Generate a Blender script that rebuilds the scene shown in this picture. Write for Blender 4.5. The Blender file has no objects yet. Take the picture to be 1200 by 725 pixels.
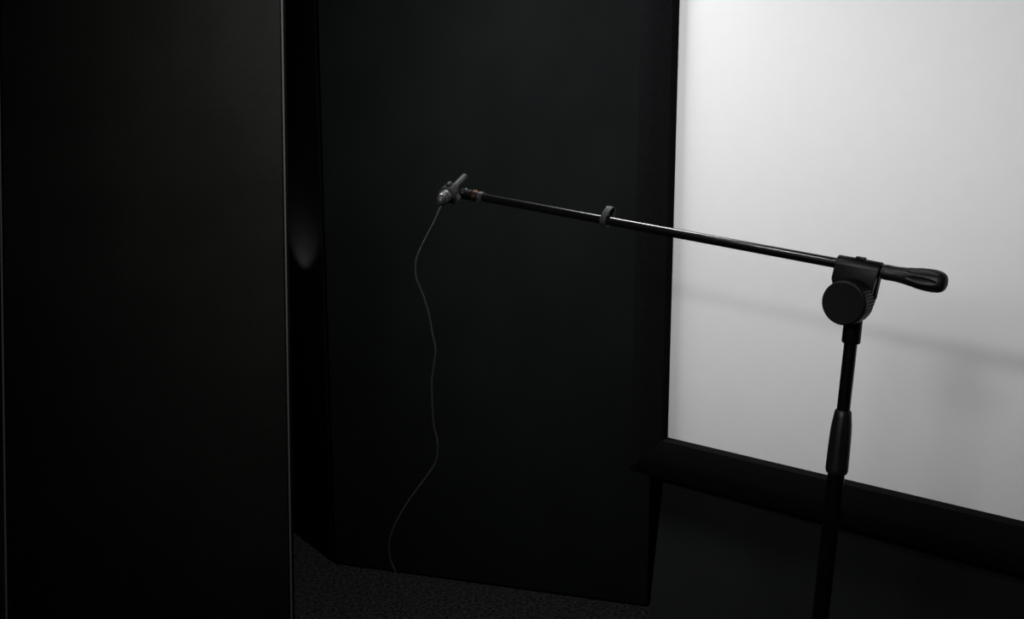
import bpy, bmesh, math, random
from mathutils import Vector, Matrix
random.seed(7)
scn = bpy.context.scene
COL = scn.collection
V = Vector

# ------------------------------------------------------------------ camera
cam_d = bpy.data.cameras.new('camera')
cam_d.sensor_width = 36.0
cam_d.lens = 35.01
cam_d.clip_start = 0.02
cam = bpy.data.objects.new('camera', cam_d)
COL.objects.link(cam)
cam.location = (0, 0, 1.4)
cam.rotation_euler = (math.radians(90 - 9.6), 0, 0)
scn.camera = cam
scn.view_settings.view_transform = 'Standard'
scn.view_settings.look = 'None'
scn.view_settings.gamma = 1.0
scn.view_settings.use_curve_mapping = False
scn.view_settings.exposure = 0.0

# ------------------------------------------------------------------ light
w = bpy.data.worlds.new('world')
scn.world = w
w.use_nodes = True
w.node_tree.nodes['Background'].inputs[0].default_value = (0.5, 0.55, 0.6, 1)
w.node_tree.nodes['Background'].inputs[1].default_value = 0.0


def area_light(name, loc, target, sx, sy, watts, color=(1, 1, 1), spread=180):
    d = bpy.data.lights.new(name, 'AREA')
    d.shape = 'RECTANGLE'
    d.size, d.size_y = sx, sy
    d.energy = watts
    d.color = color
    d.spread = math.radians(spread)
    o = bpy.data.objects.new(name, d)
    COL.objects.link(o)
    o.location = loc
    o.rotation_euler = (V(target) - V(loc)).to_track_quat('-Z', 'Y').to_euler()
    return o


area_light('ceiling_lamp', (-0.02, 2.02, 2.52), (0.0, 2.45, 1.4), 0.40, 0.30, 31, spread=110)
area_light('ceiling_downlight', (-0.40, 1.00, 2.48), (0.56, 1.38, 1.52), 0.08, 0.08, 0.60, spread=44)
area_light('room_lamp', (-0.75, -0.05, 1.95), (-0.1, 1.9, 1.45), 1.1, 0.8, 2.0)
area_light('screen_fill', (-0.75, -0.05, 1.95), (0.08, 1.9, 1.66), 1.1, 0.8, 3.8, spread=58)  # narrow-spread copy of room_lamp, added to shape the brightness on the screen
area_light('key_lamp', (-0.65, 0.0, 1.89), (0.55, 1.5, 1.15), 0.30, 0.08, 5.0)  # compact lamp left of the camera; its direction follows the boom shadow
# spot with no fixture, added behind the left panel to light the narrow panel
sd = bpy.data.lights.new('patch_spot', 'SPOT')
sd.energy = 4.8
sd.spot_size = math.radians(100)
sd.spot_blend = 0.6
sd.shadow_soft_size = 0.01
sp = bpy.data.objects.new('patch_spot', sd)
COL.objects.link(sp)
sp.location = V((-0.689, 3.284, 0.975)) + V((-0.815, -0.579, 0)) * 0.11
sp.rotation_euler = (V((0.815, 0.579, 0)) * math.sin(math.radians(40)) + V((0, 0, 1)) * math.cos(math.radians(40))).to_track_quat('-Z', 'Y').to_euler()


# ------------------------------------------------------------------ materials
def base_mat(name, col, rough=0.5, metal=0.0, spec=0.5):
    m = bpy.data.materials.new(name)
    m.use_nodes = True
    b = m.node_tree.nodes['Principled BSDF']
    b.inputs['Base Color'].default_value = (*col, 1)
    b.inputs['Roughness'].default_value = rough
    b.inputs['Metallic'].default_value = metal
    b.inputs['Specular IOR Level'].default_value = spec
    return m, m.node_tree, b


def mix_noise(nt, b, c1, c2, scale, coord, detail=4, lo=0.35, hi=0.65):
    n = nt.nodes.new('ShaderNodeTexNoise')
    n.inputs['Scale'].default_value = scale
    n.inputs['Detail'].default_value = detail
    nt.links.new(coord, n.inputs['Vector'])
    r = nt.nodes.new('ShaderNodeValToRGB')
    r.color_ramp.elements[0].position = lo
    r.color_ramp.elements[1].position = hi
    r.color_ramp.elements[0].color = (*c1, 1)
    r.color_ramp.elements[1].color = (*c2, 1)
    nt.links.new(n.outputs['Fac'], r.inputs['Fac'])
    nt.links.new(r.outputs['Color'], b.inputs['Base Color'])
    return n


def bump(nt, b, height, strength, dist):
    bp = nt.nodes.new('ShaderNodeBump')
    bp.inputs['Strength'].default_value = strength
    bp.inputs['Distance'].default_value = dist
    nt.links.new(height, bp.inputs['Height'])
    nt.links.new(bp.outputs['Normal'], b.inputs['Normal'])


def fabric(name, c1, c2, sheen, weave=0.0016):
    """black speaker cloth: cloudy tone plus a fine woven relief"""
    m, nt, b = base_mat(name, c1, 0.95, 0, 0.0)
    tc = nt.nodes.new('ShaderNodeTexCoord')
    co = tc.outputs['Object']
    mix_noise(nt, b, c1, c2, 5.0, co, 6)
    hs = []
    for ax in ('X', 'Z'):
        wv = nt.nodes.new('ShaderNodeTexWave')
        wv.bands_direction = ax
        wv.inputs['Scale'].default_value = 1.0 / (weave * 20 / math.pi) / 1.0
        wv.inputs['Distortion'].default_value = 2.0
        wv.inputs['Detail'].default_value = 2.0
        nt.links.new(co, wv.inputs['Vector'])
        hs.append(wv.outputs['Fac'])
    mx = nt.nodes.new('ShaderNodeMath')
    mx.operation = 'MAXIMUM'
    nt.links.new(hs[0], mx.inputs[0])
    nt.links.new(hs[1], mx.inputs[1])
    bump(nt, b, mx.outputs[0], 0.5, 0.0006)
    b.inputs['Sheen Weight'].default_value = sheen
    b.inputs['Sheen Roughness'].default_value = 0.5
    return m


M = {}
M['cloth_left'] = fabric('black_speaker_cloth_warm', (0.0048, 0.0047, 0.0044), (0.0060, 0.0059, 0.0055), 0.0)
M['cloth_centre'] = fabric('black_speaker_cloth_cool', (0.0032, 0.0035, 0.0036), (0.0038, 0.0042, 0.0043), 0.0)
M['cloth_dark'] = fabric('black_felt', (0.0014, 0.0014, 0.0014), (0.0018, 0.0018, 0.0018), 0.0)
M['cloth_low'] = fabric('black_cotton_cloth', (0.0105, 0.0110, 0.0116), (0.0123, 0.0130, 0.0137), 0.0)
M['wall'], nt, b = base_mat('black_wall_paint', (0.002, 0.002, 0.002), 0.95, 0, 0.0)
tc = nt.nodes.new('ShaderNodeTexCoord')
mix_noise(nt, b, (0.0016, 0.0016, 0.0017), (0.0026, 0.0026, 0.0026), 8, tc.outputs['Object'])

M['velvet'], nt, b = base_mat('black_velvet', (0.0055, 0.0055, 0.006), 0.95, 0, 0.0)
tc = nt.nodes.new('ShaderNodeTexCoord')
n = mix_noise(nt, b, (0.0048, 0.0049, 0.0054), (0.0062, 0.0063, 0.0069), 220, tc.outputs['Object'])
bump(nt, b, n.outputs['Fac'], 0.4, 0.0008)

M['carpet'], nt, b = base_mat('dark_carpet', (0.005, 0.005, 0.005), 1.0, 0, 0.0)
tc = nt.nodes.new('ShaderNodeTexCoord')
n = mix_noise(nt, b, (0.0016, 0.0016, 0.0018), (0.0090, 0.0088, 0.0094), 95, tc.outputs['Object'], 8, 0.36, 0.68)
bump(nt, b, n.outputs['Fac'], 0.9, 0.006)

M['screen'], nt, b = base_mat('matt_white_screen', (0.8, 0.8, 0.8), 0.9, 0, 0.1)
tc = nt.nodes.new('ShaderNodeTexCoord')
n = mix_noise(nt, b, (0.795, 0.795, 0.793), (0.805, 0.805, 0.805), 30, tc.outputs['Object'])
n2 = nt.nodes.new('ShaderNodeTexNoise')
n2.inputs['Scale'].default_value = 900
nt.links.new(tc.outputs['Object'], n2.inputs['Vector'])
bump(nt, b, n2.outputs['Fac'], 0.05, 0.0003)


def grained(name, c, rough, spec, scale=900, strength=0.15, dist=0.0003):
    m, nt, b = base_mat(name, c, rough, 0, spec)
    tc = nt.nodes.new('ShaderNodeTexCoord')
    n = mix_noise(nt, b, tuple(x * 0.85 for x in c), tuple(x * 1.15 for x in c), scale, tc.outputs['Object'])
    bump(nt, b, n.outputs['Fac'], strength, dist)
    return m


M['plastic'] = grained('black_moulded_plastic', (0.0020, 0.0020, 0.0021), 0.42, 0.2)
M['rubber'] = grained('black_rubber', (0.0050, 0.0050, 0.0051), 0.45, 0.35)
M['clip'] = grained('dark_grey_plastic', (0.016, 0.017, 0.0165), 0.5, 0.25)
M['mic'] = grained('dark_grey_lacquer', (0.022, 0.023, 0.0235), 0.5, 0.3)
M['tube'] = grained('glossy_black_enamel', (0.0025, 0.0025, 0.0026), 0.21, 0.5, 300, 0.03)
M['cable'] = grained('dark_grey_cable_jacket', (0.022, 0.022, 0.0225), 0.4, 0.35)
M['chrome'] = grained('brushed_nickel', (0.32, 0.315, 0.31), 0.35, 0.5, 500, 0.05)
M['chrome'].node_tree.nodes['Principled BSDF'].inputs['Metallic'].default_value = 1
M['brass'] = grained('tarnished_brass', (0.20, 0.125, 0.095), 0.3, 0.5, 120, 0.1)
M['brass'].node_tree.nodes['Principled BSDF'].inputs['Metallic'].default_value = 1
M['alu'] = grained('dull_grey_edge_strip', (0.03, 0.03, 0.03), 0.6, 0.2, 400, 0.05)


# ------------------------------------------------------------------ helpers
def thing(name, label, cat, base, group=None):
    o = bpy.data.objects.new(name, None)
    COL.objects.link(o)
    o.empty_display_size = 0.05
    o.location = base
    o['label'] = label
    o['category'] = cat
    if group:
        o['group'] = group
    return o


def root_of(o):
    while o.parent:
        o = o.parent
    return o


def part(name, bm, mat, parent=None, label=None, smooth=None, kind=None):
    """link a bmesh (in world coordinates) as one object under its parent"""
    if parent:
        bmesh.ops.translate(bm, verts=bm.verts, vec=-V(root_of(parent).location))
    bmesh.ops.recalc_face_normals(bm, faces=bm.faces)
    me = bpy.data.meshes.new(name)
    bm.to_mesh(me)
    bm.free()
    me.materials.append(M[mat])
    if smooth is not None:
        for p in me.polygons:
            p.use_smooth = True
        me.set_sharp_from_angle(angle=math.radians(smooth))
    o = bpy.data.objects.new(name, me)
    COL.objects.link(o)
    if parent:
        o.parent = parent
    if label:
        o['label'] = label
    if kind:
        o['kind'] = kind
    return o


def frame_of(ax, up=V((0, 0, 1))):
    a = V(ax).normalized()
    x = up.cross(a)
    if x.length < 1e-4:
        x = V((1, 0, 0)).cross(a)
    x.normalize()
    return a, x, a.cross(x)


def box(bm, org, ex, ey, ez, x0, x1, y0, y1, z0, z1, bev=0.0, seg=2):
    vs = []
    for z in (z0, z1):
        for y in (y0, y1):
            for x in (x0, x1):
                vs.append(bm.verts.new(V(org) + ex * x + ey * y + ez * z))
    fs = [(0, 1, 3, 2), (4, 6, 7, 5), (0, 4, 5, 1), (2, 3, 7, 6), (0, 2, 6, 4), (1, 5, 7, 3)]
    faces = [bm.faces.new([vs[i] for i in f]) for f in fs]
    if bev:
        es = list({e for f in faces for e in f.edges})
        bmesh.ops.bevel(bm, geom=es, offset=bev, segments=seg, affect='EDGES', profile=0.5)


def lathe(bm, org, ax, prof, n=32, mod=None):
    """prof: (distance along axis, radius); mod(theta, s) scales the radius"""
    a, x, y = frame_of(ax)
    rings = []
    for s, r in prof:
        c = V(org) + a * s
        if r < 1e-6:
            rings.append([bm.verts.new(c)])
            continue
        ring = []
        for i in range(n):
            t = 2 * math.pi * i / n
            k = r * (mod(t, s) if mod else 1)
            ring.append(bm.verts.new(c + x * (k * math.cos(t)) + y * (k * math.sin(t))))
        rings.append(ring)
    for A, B in zip(rings, rings[1:]):
        for i in range(n):
            j = (i + 1) % n
            if len(A) == 1 and len(B) == 1:
                continue
            if len(A) == 1:
                bm.faces.new((A[0], B[i], B[j]))
            elif len(B) == 1:
                bm.faces.new((A[i], A[j], B[0]))
            else:
                bm.faces.new((A[i], A[j], B[j], B[i]))
    for R, s in ((rings[0], 0), (rings[-1], 1)):
        if len(R) > 1:
            bm.faces.new(R if s else R[::-1])


def ring_band(bm, org, ax, r0, r1, h0, h1, n=36):
    """an annular band with a hole"""
    a, x, y = frame_of(ax)
    prof = [(h0, r0), (h0, r1), (h1, r1), (h1, r0)]
    R = []
    for s, r in prof:
        R.append([bm.verts.new(V(org) + a * s + x * (r * math.cos(2 * math.pi * i / n)) + y * (r * math.sin(2 * math.pi * i / n))) for i in range(n)])
    for k in range(4):
        A, B = R[k], R[(k + 1) % 4]
        for i in range(n):
            j = (i + 1) % n
            bm.faces.new((A[i], A[j], B[j], B[i]))


def prism(bm, org, ex, ey, ez, poly, z0, z1, bev=0.0, seg=2):
    lo = [bm.verts.new(V(org) + ex * x + ey * y + ez * z0) for x, y in poly]
    hi = [bm.verts.new(V(org) + ex * x + ey * y + ez * z1) for x, y in poly]
    f0 = bm.faces.new(lo[::-1])
    f1 = bm.faces.new(hi)
    n = len(poly)
    for i in range(n):
        bm.faces.new((lo[i], lo[(i + 1) % n], hi[(i + 1) % n], hi[i]))
    if bev:
        es = list(set(f0.edges) | set(f1.edges))
        bmesh.ops.bevel(bm, geom=es, offset=bev, segments=seg, affect='EDGES', profile=0.5)


def catmull(pts, k=6):
    pts = [V(p) for p in pts]
    P = [pts[0] * 2 - pts[1]] + pts + [pts[-1] * 2 - pts[-2]]
    out = []
    for i in range(1, len(P) - 2):
        p0, p1, p2, p3 = P[i - 1:i + 3]
        for j in range(k):
            t = j / k
            out.append(0.5 * ((2 * p1) + (p2 - p0) * t + (2 * p0 - 5 * p1 + 4 * p2 - p3) * t * t + (3 * p1 - p0 - 3 * p2 + p3) * t ** 3))
    out.append(pts[-1])
    return out


def sweep(bm, pts, r, n=12):
    rings = []
    x = None
    for i, p in enumerate(pts):
        a = (pts[min(i + 1, len(pts) - 1)] - pts[max(i - 1, 0)]).normalized()
        if x is None:
            _, x, y = frame_of(a, V((0, 1, 0)))
        else:
            x = (x - a * x.dot(a)).normalized()
            y = a.cross(x)
        rings.append([bm.verts.new(p + x * (r * math.cos(2 * math.pi * k / n)) + y * (r * math.sin(2 * math.pi * k / n))) for k in range(n)])
    for A, B in zip(rings, rings[1:]):
        for i in range(n):
            j = (i + 1) % n
            bm.faces.new((A[i], A[j], B[j], B[i]))
    bm.faces.new(rings[0][::-1])
    bm.faces.new(rings[-1])


def NB():
    return bmesh.new()


X, Y, Z = V((1, 0, 0)), V((0, 1, 0)), V((0, 0, 1))

# ------------------------------------------------------------------ room
SC = V((0.3089, 1.9, 0.8227))            # lower left inner corner of the screen
SU = V((0.7376, -0.6752, 0)).normalized()    # along the screen
SN = V((-0.6752, -0.7376, 0)).normalized()   # out of the screen
OZ = V((SC.x, SC.y, 0))

bm = NB(); box(bm, (0, 0, 0), X, Y, Z, -2.6, 3.4, -2.2, 4.6, -0.05, 0)
part('floor', bm, 'carpet', kind='structure')
bm = NB(); box(bm, (0, 0, 0), X, Y, Z, -2.6, 3.4, -2.2, 4.6, 2.7, 2.75)
part('ceiling', bm, 'wall', kind='structure')
bm = NB(); box(bm, (0, 0, 0), X, Y, Z, -2.6, 3.4, 4.5, 4.6, 0, 2.7)
part('wall_back', bm, 'wall', kind='structure')
bm = NB(); box(bm, (0, 0, 0), X, Y, Z, -2.6, -2.5, -2.1, 4.5, 0, 2.7)
part('wall_left', bm, 'wall', kind='structure')
bm = NB(); box(bm, (0, 0, 0), X, Y, Z, -2.6, 3.4, -2.2, -2.1, 0, 2.7)
part('wall_front', bm, 'wall', kind='structure')
bm = NB(); box(bm, OZ, SU, SN, Z, -0.02, 3.3, -0.19, -0.10, 0, 2.7)
part('wall_right', bm, 'wall', kind='structure')

# ------------------------------------------------------------------ projection screen
SW, SH = 2.21, 1.245
scr = thing('projection_screen', 'white projection screen in a wide black velvet frame behind the boom stand', 'projection screen', OZ + SU * SW * 0.5)
bm = NB(); box(bm, SC, SU, SN, Z, -0.03, SW + 0.03, -0.020, 0.0, -0.03, SH + 0.03)
part('screen_sheet', bm, 'screen', scr)
FW, BW = 0.080, 0.084


def rail(name, o, el, ew, L, wd):
    """velvet rail: raised inner lip, then a face that falls away to the outside"""
    bm = NB()
    prof = [(0.0, 0.0015), (0.0, 0.013), (0.004, 0.018), (wd * 0.5, 0.022), (wd - 0.012, 0.021), (wd, 0.012), (wd, -0.03), (wd - 0.02, -0.03), (wd - 0.022, 0.0015)]
    rings = []
    for t in (0, 1):
        r = []
        for q, h in prof:
            m = q if t == 0 else q
            r.append(bm.verts.new(V(o) + el * ((-q) if t == 0 else L + q) + ew * q + SN * h))
        rings.append(r)
    n = len(prof)
    for i in range(n):
        j = (i + 1) % n
        bm.faces.new((rings[0][i], rings[0][j], rings[1][j], rings[1][i]))
    bm.faces.new(rings[0][::-1]); bm.faces.new(rings[1])
    part(name, bm, 'velvet', scr, smooth=40)


rail('frame_rail', SC, SU, -Z, SW, BW)
rail('frame_rail', SC + Z * SH, SU, Z, SW, BW)
rail('frame_rail', SC, Z, -SU, SH, FW)
rail('frame_rail', SC + SU * SW, Z, SU, SH, FW)
# a wall bracket that carries the screen
for a in (0.4, SW - 0.4):
    bm = NB(); box(bm, SC, SU, SN, Z, a - 0.04, a + 0.04, -0.10, -0.020, SH - 0.15, SH - 0.05, 0.003)
    part('wall_bracket', bm, 'plastic', scr)

# dark cloth panel leaning on the wall under the screen
lean = math.radians(8.2)
lb = OZ + SN * 0.1045 + SU * (-0.011)
LU = (Z * math.cos(lean) - SN * math.sin(lean)).normalized()
LN = (SN * math.cos(lean) + Z * math.sin(lean)).normalized()
pl = thing('leaning_panel', 'black cloth panel leaning under the projection screen', 'acoustic panel', lb + SU * 1.1)
bm = NB(); box(bm, lb, SU, LN, LU, 0, 2.2, -0.020, 0.0, 0.003, 0.734, 0.003)
part('cloth_cover', bm, 'cloth_low', pl)
bm = NB(); box(bm, lb, SU, LN, LU, 0.01, 2.19, -0.032, -0.0205, 0.006, 0.725)
part('backing_board', bm, 'wall', pl)

# ------------------------------------------------------------------ centre panels
CA = V((-0.5956, 3.1522, 0)); CB = V((0.412, 2.8391, 0))
cu = (CB - CA).normalized(); cn = V((cu.y, -cu.x, 0))
cl = (CB - CA).length
PH = 2.35
pc = thing('acoustic_panel', 'wide floor-standing black acoustic panel behind the microphone', 'acoustic panel', CA + cu * cl * 0.5)
bm = NB(); box(bm, CA, cu, cn, Z, 0, cl, -0.06, 0, 0.004, PH, 0.006, 3)
part('cloth_cover', bm, 'cloth_centre', pc, smooth=40)
bm = NB(); box(bm, CA, cu, cn, Z, 0.03, cl - 0.03, -0.075, -0.061, 0.0, PH - 0.03)
part('backing_board', bm, 'wall', pc)

# the narrow panel that runs back from its left edge
rd = V((-0.2111, 0.2973, 0)).normalized(); rn = V((-rd.y, rd.x, 0))
if rn.x > 0: rn = -rn
CR = CA + rd * 0.022
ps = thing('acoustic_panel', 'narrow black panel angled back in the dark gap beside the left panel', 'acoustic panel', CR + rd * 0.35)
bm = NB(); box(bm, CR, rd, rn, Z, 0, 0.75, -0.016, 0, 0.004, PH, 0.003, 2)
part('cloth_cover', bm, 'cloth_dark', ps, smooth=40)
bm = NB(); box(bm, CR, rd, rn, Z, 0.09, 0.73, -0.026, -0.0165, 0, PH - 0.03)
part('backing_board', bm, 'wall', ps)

# ------------------------------------------------------------------ left panel, leaning back
LUp = V((-0.025, 0.25, 1.41)).normalized()
LR = V((1, 0, 0)); LR = (LR - LUp * LR.dot(LUp)).normalized()
LNn = LUp.cross(LR)
if LNn.y > 0: LNn = -LNn
# foot of the right edge, on the floor
lf = V((-0.475, 2.0, 0.29)); lf = lf - LUp * (lf.z / LUp.z)
W = 0.621; LH = 2.3
pf = thing('acoustic_panel', 'large black cloth panel leaning back at the left edge with a thin grey edge strip', 'acoustic panel', (lf.x - W / 2, lf.y, 0))
bm = NB(); box(bm, lf, LR, LNn, LUp, -W + 0.0065, -0.0065, -0.016, 0, 0.012, LH, 0.002, 2)
part('cloth_cover', bm, 'cloth_left', pf, smooth=40)
for x0, x1 in ((-0.0030, 0.0), (-W, -W + 0.0030)):
    bm = NB(); box(bm, lf, LR, LNn, LUp, x0, x1, -0.0035, 0.001, 0.012, LH, 0.0006, 2)
    part('edge_strip', bm, 'alu', pf, 'thin grey strip along the panel edge')
bm = NB(); box(bm, lf, LR, LNn, LUp, -W + 0.0005, -0.0005, -0.03, -0.0165, 0.012, LH)
part('backing_board', bm, 'wall', pf)
for x0 in (-W + 0.06, -0.36):
    top = lf + LR * (x0 + 0.02) + LUp * 1.45 - LNn * 0.031
    bot = V((top.x, top.y + 0.42, 0.0))
    dd = (top - bot)
    a, xx, yy = frame_of(dd)
    bm = NB(); box(bm, bot, xx, yy, a, -0.02, 0.02, -0.012, 0.012, 0.012, dd.length - 0.02)
    part('prop_leg', bm, 'wall', pf)

# ------------------------------------------------------------------ microphone boom stand
BA = V((-0.0402, 1.57, 1.3118))
BD = V((0.7746, -0.6237, -0.1053)).normalized()      # along the boom, towards the grip
BM = V((BD.y, -BD.x, 0)).normalized()               # horizontal, across the boom, towards the camera
if BM.y > 0: BM = -BM
BT = BD.cross(BM)
if BT.z > 0: BT = -BT                                # down, square to the boom
PT = V((0.4179, 1.2, 1.1838))                       # on the pole, just under the knob
PD = V((-0.0524, 0, -0.9986)).normalized()          # down the pole
PIV = PT - PD * 0.026
foot = PT + PD * (PT.z / -PD.z)
st = thing('microphone_stand', 'black microphone boom stand with a round clutch knob in front of the white screen', 'microphone stand', foot)


def bp(s, t=0.0, m=0.0):
    return BA + BD * s + BT * t + BM * m


# boom tube
bm = NB(); lathe(bm, bp(-0.006), BD, [(0, 0.0055), (0.001, 0.0065), (0.632, 0.0065)], 32)
boom = part('boom_tube', bm, 'tube', st, smooth=40)
# thread, nut and swivel at the microphone end
bm = NB()
lathe(bm, bp(-0.0265), BD, [(0, 0.0085), (0.001, 0.0095), (0.006, 0.0095), (0.007, 0.0085)], 12)
lathe(bm, bp(-0.0195), BD, [(0, 0.006), (0.0, 0.008), (0.004, 0.0085), (0.0045, 0.007)], 32)
part('thread_ring', bm, 'brass', st, 'tarnished brass ring at the boom tip', smooth=30)
bm = NB(); lathe(bm, bp(-0.0150), BD, [(0, 0.0075), (0.0005, 0.0085), (0.009, 0.0085), (0.010, 0.007)], 8)
part('lock_nut', bm, 'clip', st, 'grey lock nut at the boom tip', smooth=30)
bm = NB()
lathe(bm, bp(-0.0520), BD, [(0, 0.005), (0.001, 0.0075), (0.004, 0.0085), (0.0235, 0.0085), (0.0238, 0.006)], 32)
lathe(bm, bp(-0.044, 0, -0.010), BM, [(0, 0.0), (0, 0.004), (0.021, 0.004), (0.022, 0.003), (0.022, 0)], 20)
swiv = part('swivel_joint', bm, 'plastic', st, smooth=40)
bm = NB(); lathe(bm, bp(-0.043, -0.0075), -BT, [(0, 0.0), (0, 0.0018), (0.0018, 0.0014), (0.0022, 0)], 12)
part('screw', bm, 'chrome', swiv, 'tiny bright screw', smooth=40)

# cable clip on the boom: a tall strap loop tipped backwards
ang = math.radians(-36)
CX = BM                                # across
cdn = (-BT) * math.cos(ang) + BM * math.sin(ang)    # loop height direction
cac = BM * math.cos(ang) + BT * math.sin(ang)
bm = NB()
path = []
for i in range(13):
    t = math.pi + math.pi * i / 12
    path.append((0.0082 * math.cos(t), 0.0082 * math.sin(t)))
path += [(0.0080, 0.010)]
for i in range(0, 9):
    t = math.pi * i / 8
    path.append((0.0062 * math.cos(t), 0.0165 + 0.0055 * math.sin(t)))
path += [(-0.0080, 0.010)]
th = 0.0016
n = len(path)
inn, out = [], []
for i, (a, b) in enumerate(path):
    p0 = path[i - 1]; p1 = path[(i + 1) % n]
    tx, ty = p1[0] - p0[0], p1[1] - p0[1]
    l = math.hypot(tx, ty)
    nx, ny = ty / l, -tx / l
    inn.append((a - nx * th * 0.5, b - ny * th * 0.5)); out.append((a + nx * th * 0.5, b + ny * th * 0.5))
cs = 0.2255
rows = []
for s, pr in ((-0.005, inn), (-0.005, out), (0.005, out), (0.005, inn)):
    rows.append([bm.verts.new(bp(cs + s) + cac * a + cdn * b) for a, b in pr])
for k in range(4):
    A, B = rows[k], rows[(k + 1) % 4]
    for i in range(n):
        j = (i + 1) % n
        bm.faces.new((A[i], A[j], B[j], B[i]))
part('cable_clip', bm, 'clip', st, 'grey strap clip on the boom tube', smooth=35)

# clamp head: sleeve round the boom and two cheeks down to the pivot
ps_ = (PIV - BA).dot(BD); pt_ = (PIV - BA).dot(BT)
bm = NB()
lathe(bm, bp(0.568), BD, [(0, 0.0085), (0.0012, 0.0108), (0.053, 0.0108), (0.0545, 0.0100)], 40)
part('boom_sleeve', bm, 'plastic', st, smooth=40)
poly = [(0.5685, -0.002), (0.6225, -0.002), (0.6200, 0.014)]
R_ = 0.0195
for i in range(15):
    t = math.radians(-12 + (192) * i / 14)
    poly.append((ps_ + R_ * math.cos(t) * 1.06, pt_ + R_ * math.sin(t) * 1.0))
poly += [(0.5670, 0.018)]
for m0, m1 in ((0.0035, 0.0108), (-0.0108, -0.0035)):
    bm = NB(); prism(bm, BA, BD, BT, BM, poly, m0, m1, 0.0012, 2)
    part('clamp_cheek', bm, 'plastic', st, smooth=35)
bm = NB(); box(bm, BA, BD, BT, BM, 0.590, 0.6015, -0.0128, -0.009, -0.004, 0.004, 0.001)
part('lock_tab', bm, 'plastic', st, smooth=35)
# bolt through the pivot
bm = NB(); lathe(bm, PIV - BM * 0.017, BM, [(0, 0), (0, 0.006), (0.004, 0.0065), (0.004, 0.004), (0.034, 0.004), (0.034, 0)], 24)
part('pivot_bolt', bm, 'chrome', st, smooth=40)

# knurled knob
NT = 44
def knurl(t, s):
    return 1.0 - (0.055 if math.cos(NT * t) < 0.0 else 0.0) * (1 if 0.002 < s < 0.0255 else 0)
bm = NB()
lathe(bm, PIV + BM * 0.0125, BM, [(0, 0), (0, 0.0255), (0.0015, 0.027), (0.0035, 0.0275), (0.0235, 0.0270), (0.0252, 0.0270), (0.0265, 0.0268), (0.0282, 0.0260), (0.0290, 0.0245), (0.0288, 0.020), (0.0286, 0.0)], NT * 6, knurl)
part('clutch_knob', bm, 'plastic', st, smooth=30)

# socket under the head, upper pole, clutch and lower pole
bm = NB()
lathe(bm, PT, PD, [(-0.026, 0), (-0.026, 0.0034), (-0.012, 0.0034), (-0.008, 0.0095), (0.0, 0.0110), (0.027, 0.0112), (0.0285, 0.0100), (0.0285, 0)], 36)
part('pole_socket', bm, 'plastic', st, smooth=40)
bm = NB(); lathe(bm, PT, PD, [(0.020, 0.0080), (0.20, 0.0080)], 28)
part('upper_pole', bm, 'tube', st, smooth=40)
def flute(t, s):
    return 1 - (0.05 * max(0, math.cos(6 * t)) ** 0.5 if 0.128 < s < 0.185 and math.cos(6 * t) > 0 else 0)
bm = NB()
c0 = 0.1135
lathe(bm, PT, PD, [(c0, 0), (c0, 0.0088), (c0 + 0.0015, 0.0100), (c0 + 0.008, 0.0108), (c0 + 0.018, 0.0122), (c0 + 0.030, 0.0130), (c0 + 0.045, 0.0134), (c0 + 0.060, 0.0136), (c0 + 0.0745, 0.0137), (c0 + 0.0775, 0.0137), (c0 + 0.0810, 0.0126), (c0 + 0.0815, 0.0105), (c0 + 0.0815, 0)], 72, flute)
part('height_clutch', bm, 'rubber', st, smooth=40)
bm = NB(); lathe(bm, PT, PD, [(c0 + 0.07, 0.0104), (1.06, 0.0104)], 28)
part('lower_pole', bm, 'tube', st, smooth=40)
# tripod
hub = PT + PD * 0.98
bm = NB(); lathe(bm, hub, PD, [(0, 0.011), (0.002, 0.02), (0.05, 0.02), (0.055, 0.012)], 28)
part('leg_hub', bm, 'plastic', st, smooth=40)
for k in range(3):
    a = math.radians(95 + 120 * k)
    dr = V((math.cos(a), math.sin(a), 0))
    p0 = hub + PD * 0.03 + dr * 0.016
    p1 = V((foot.x, foot.y, 0.013)) + dr * 0.30
    bm = NB(); sweep(bm, [p0, p1], 0.0085, 14)
    lg = part('leg', bm, 'tube', st, smooth=40)
    e = (p1 - p0).normalized()
    bm = NB(); lathe(bm, p1 - e * 0.03, e, [(0, 0.009), (0.002, 0.012), (0.03, 0.0125), (0.036, 0.009), (0.037, 0)], 20)
    part('rubber_foot', bm, 'rubber', lg, smooth=40)

# counterweight grip with long oval flutes
g0 = 0.6243
gp = [(0, 0.0, 0), ]
key = [(0.0, 0.0088), (0.004, 0.0092), (0.014, 0.0091), (0.024, 0.0097), (0.034, 0.0111), (0.044, 0.0128), (0.052, 0.0134), (0.060, 0.0134), (0.066, 0.0125), (0.070, 0.0108), (0.0725, 0.0082), (0.0740, 0.0045), (0.0744, 0.0)]
prof = [(0, 0)]
for i in range(73):
    s = 0.0744 * i / 72
    for (s0, r0), (s1, r1) in zip(key, key[1:]):
        if s0 <= s <= s1 + 1e-9:
            f = (s - s0) / (s1 - s0)
            f2 = f * f * (3 - 2 * f) if s < 0.06 else f
            r = r0 + (r1 - r0) * (f if s > 0.06 else f2 * 0.5 + f * 0.5)
            break
    prof.append((s, max(r, 0.0)))
prof[-1] = (0.0744, 0.0)
def groove(t, s):
    u = (s - 0.0475) / 0.0185
    if abs(u) >= 1:
        return 1
    half = 0.30 * math.sqrt(1 - u * u)
    ph = (t + math.pi / 8) % (math.pi / 4) - math.pi / 8
    q = abs(ph) / half
    if q >= 1:
        return 1
    return 1 - 0.13 * (1 - q ** 3) * min(1.0, (1 - abs(u)) * 4)
bm = NB(); lathe(bm, bp(g0), BD, prof, 160, groove)
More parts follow.
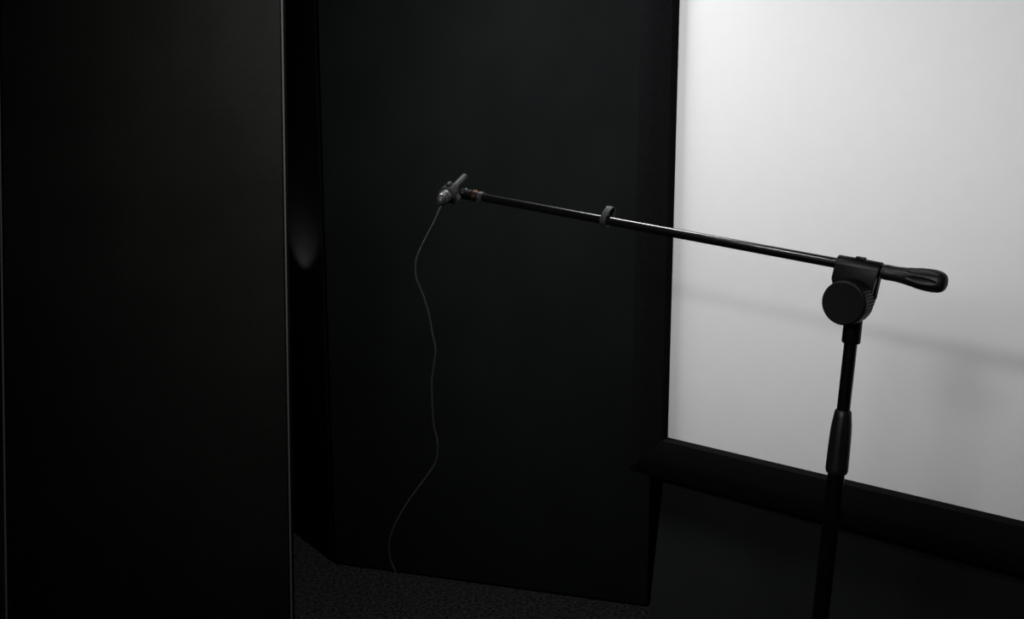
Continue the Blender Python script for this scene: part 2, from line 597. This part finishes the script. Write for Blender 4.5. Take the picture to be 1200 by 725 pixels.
part('end_grip', bm, 'rubber', st, smooth=50)

# microphone clip (part of the stand): split collar with a lug and a web to the swivel
MR = V((-0.1077, 1.53, 1.3107)); MTIP = V((-0.0783, 1.66, 1.3417))
MD = (MTIP - MR).normalized(); ML = (MTIP - MR).length
bm = NB()
ring_band(bm, MR + MD * 0.027, MD, 0.0098, 0.0132, 0, 0.024)
clip = part('microphone_clip', bm, 'clip', st, 'grey clip collar around the microphone', smooth=35)
mc = MR + MD * 0.039
sw = bp(-0.051)
wd = (sw - mc); wd = (wd - MD * wd.dot(MD)); wl = wd.length; wd.normalize(); wt = MD.cross(wd)
bm = NB(); prism(bm, mc, wd, wt, MD, [(0.0080, -0.0085), (0.0115, -0.0075), (wl + 0.003, -0.0055), (wl + 0.003, 0.0055), (0.0115, 0.0075), (0.0080, 0.0085)], -0.007, 0.011, 0.001)
part('clip_web', bm, 'clip', clip, smooth=35)
bm = NB()
up = (Z - MD * Z.dot(MD)).normalized(); sx = up.cross(MD)
ring_band(bm, mc + up * 0.0140 - sx * 0.002 + MD * -0.004, MD, 0.0018, 0.0038, -0.004, 0.010, 20)
part('clip_lug', bm, 'clip', clip, smooth=35)

# ------------------------------------------------------------------ microphone
mic = thing('microphone', 'slim dark grey pencil microphone held in the clip at the boom tip', 'microphone', MR)
bm = NB(); lathe(bm, MR, MD, [(0.018, 0), (0.018, 0.0088), (0.019, 0.0095), (0.060, 0.0095), (0.067, 0.0080), (0.076, 0.0056), (0.076, 0)], 40)
part('body', bm, 'mic', mic, smooth=40)
bm = NB(); lathe(bm, MR, MD, [(0.074, 0), (0.074, 0.0055), (ML - 0.010, 0.0055), (ML - 0.010, 0.0051), (ML - 0.009, 0.0051), (ML - 0.009, 0.0055), (ML - 0.001, 0.0055), (ML, 0.0042), (ML, 0)], 32)
part('capsule_tube', bm, 'mic', mic, smooth=40)
bm = NB(); ring_band(bm, MR + MD * 0.0145, MD, 0.0070, 0.0097, 0, 0.0050)
part('end_ring', bm, 'chrome', mic, 'bright metal ring at the rear end', smooth=40)

# ------------------------------------------------------------------ cable
cpts = [(-0.1080, 1.53, 1.3042), (-0.1138, 1.53, 1.2912), (-0.1199, 1.53, 1.2774), (-0.1327, 1.53, 1.2538), (-0.1449, 1.53, 1.2287), (-0.1486, 1.53, 1.2168), (-0.1493, 1.53, 1.2008), (-0.1474, 1.53, 1.1875), (-0.138, 1.53, 1.1634), (-0.13, 1.53, 1.1351), (-0.1239, 1.53, 1.0999), (-0.1201, 1.53, 1.0795), (-0.1221, 1.53, 1.0575), (-0.1255, 1.53, 1.0355), (-0.1267, 1.53, 1.0148), (-0.1247, 1.53, 0.959), (-0.1184, 1.53, 0.9239), (-0.1215, 1.53, 0.8955), (-0.1368, 1.53, 0.8699), (-0.1649, 1.53, 0.8312), (-0.1862, 1.53, 0.795), (-0.1963, 1.53, 0.7703), (-0.1995, 1.53, 0.7513), (-0.1972, 1.53, 0.7264), (-0.1893, 1.53, 0.7042), (-0.1803, 1.53, 0.6627), (-0.1822, 1.53, 0.6403), (-0.1854, 1.53, 0.6177),
        (-0.192, 1.53, 0.57), (-0.185, 1.51, 0.45), (-0.16, 1.50, 0.25), (-0.15, 1.46, 0.09), (-0.14, 1.38, 0.012), (-0.10, 1.22, 0.0022), (0.02, 1.05, 0.0022), (0.20, 0.92, 0.0022), (0.5, 0.85, 0.0022)]
start = MR - MD * 0.010
cpts = [tuple(start + MD * 0.004), tuple(start + MD * 0.001)] + cpts
cab = thing('microphone_cable', 'thin grey cable hanging in loose waves from the microphone down to the floor', 'cable', (cpts[-1][0], cpts[-1][1], 0))
bm = NB(); sweep(bm, catmull(cpts, 8), 0.0014, 10)
part('cord', bm, 'cable', cab, smooth=60)
bm = NB()
lathe(bm, MR, MD, [(-0.010, 0.0), (-0.010, 0.0030), (-0.007, 0.0040), (-0.006, 0.0058), (-0.004, 0.0060), (-0.0035, 0.0052), (-0.002, 0.0052), (-0.0015, 0.0074), (0.0, 0.0086), (0.0135, 0.0090), (0.0135, 0.0068), (0.019, 0.0068), (0.019, 0)], 36,
      lambda t, s: 1 - 0.05 * (1 if math.cos(10 * t) > 0.3 and -0.001 < s < 0.012 else 0))
con = part('plug', bm, 'clip', cab, 'dark round plug behind the microphone', smooth=35)
bm = NB(); box(bm, MR - MD * 0.001, sx, up, MD, -0.0028, 0.0028, 0.006, 0.0098, 0.001, 0.012, 0.0006)
part('latch', bm, 'chrome', con, 'bright latch on the plug')
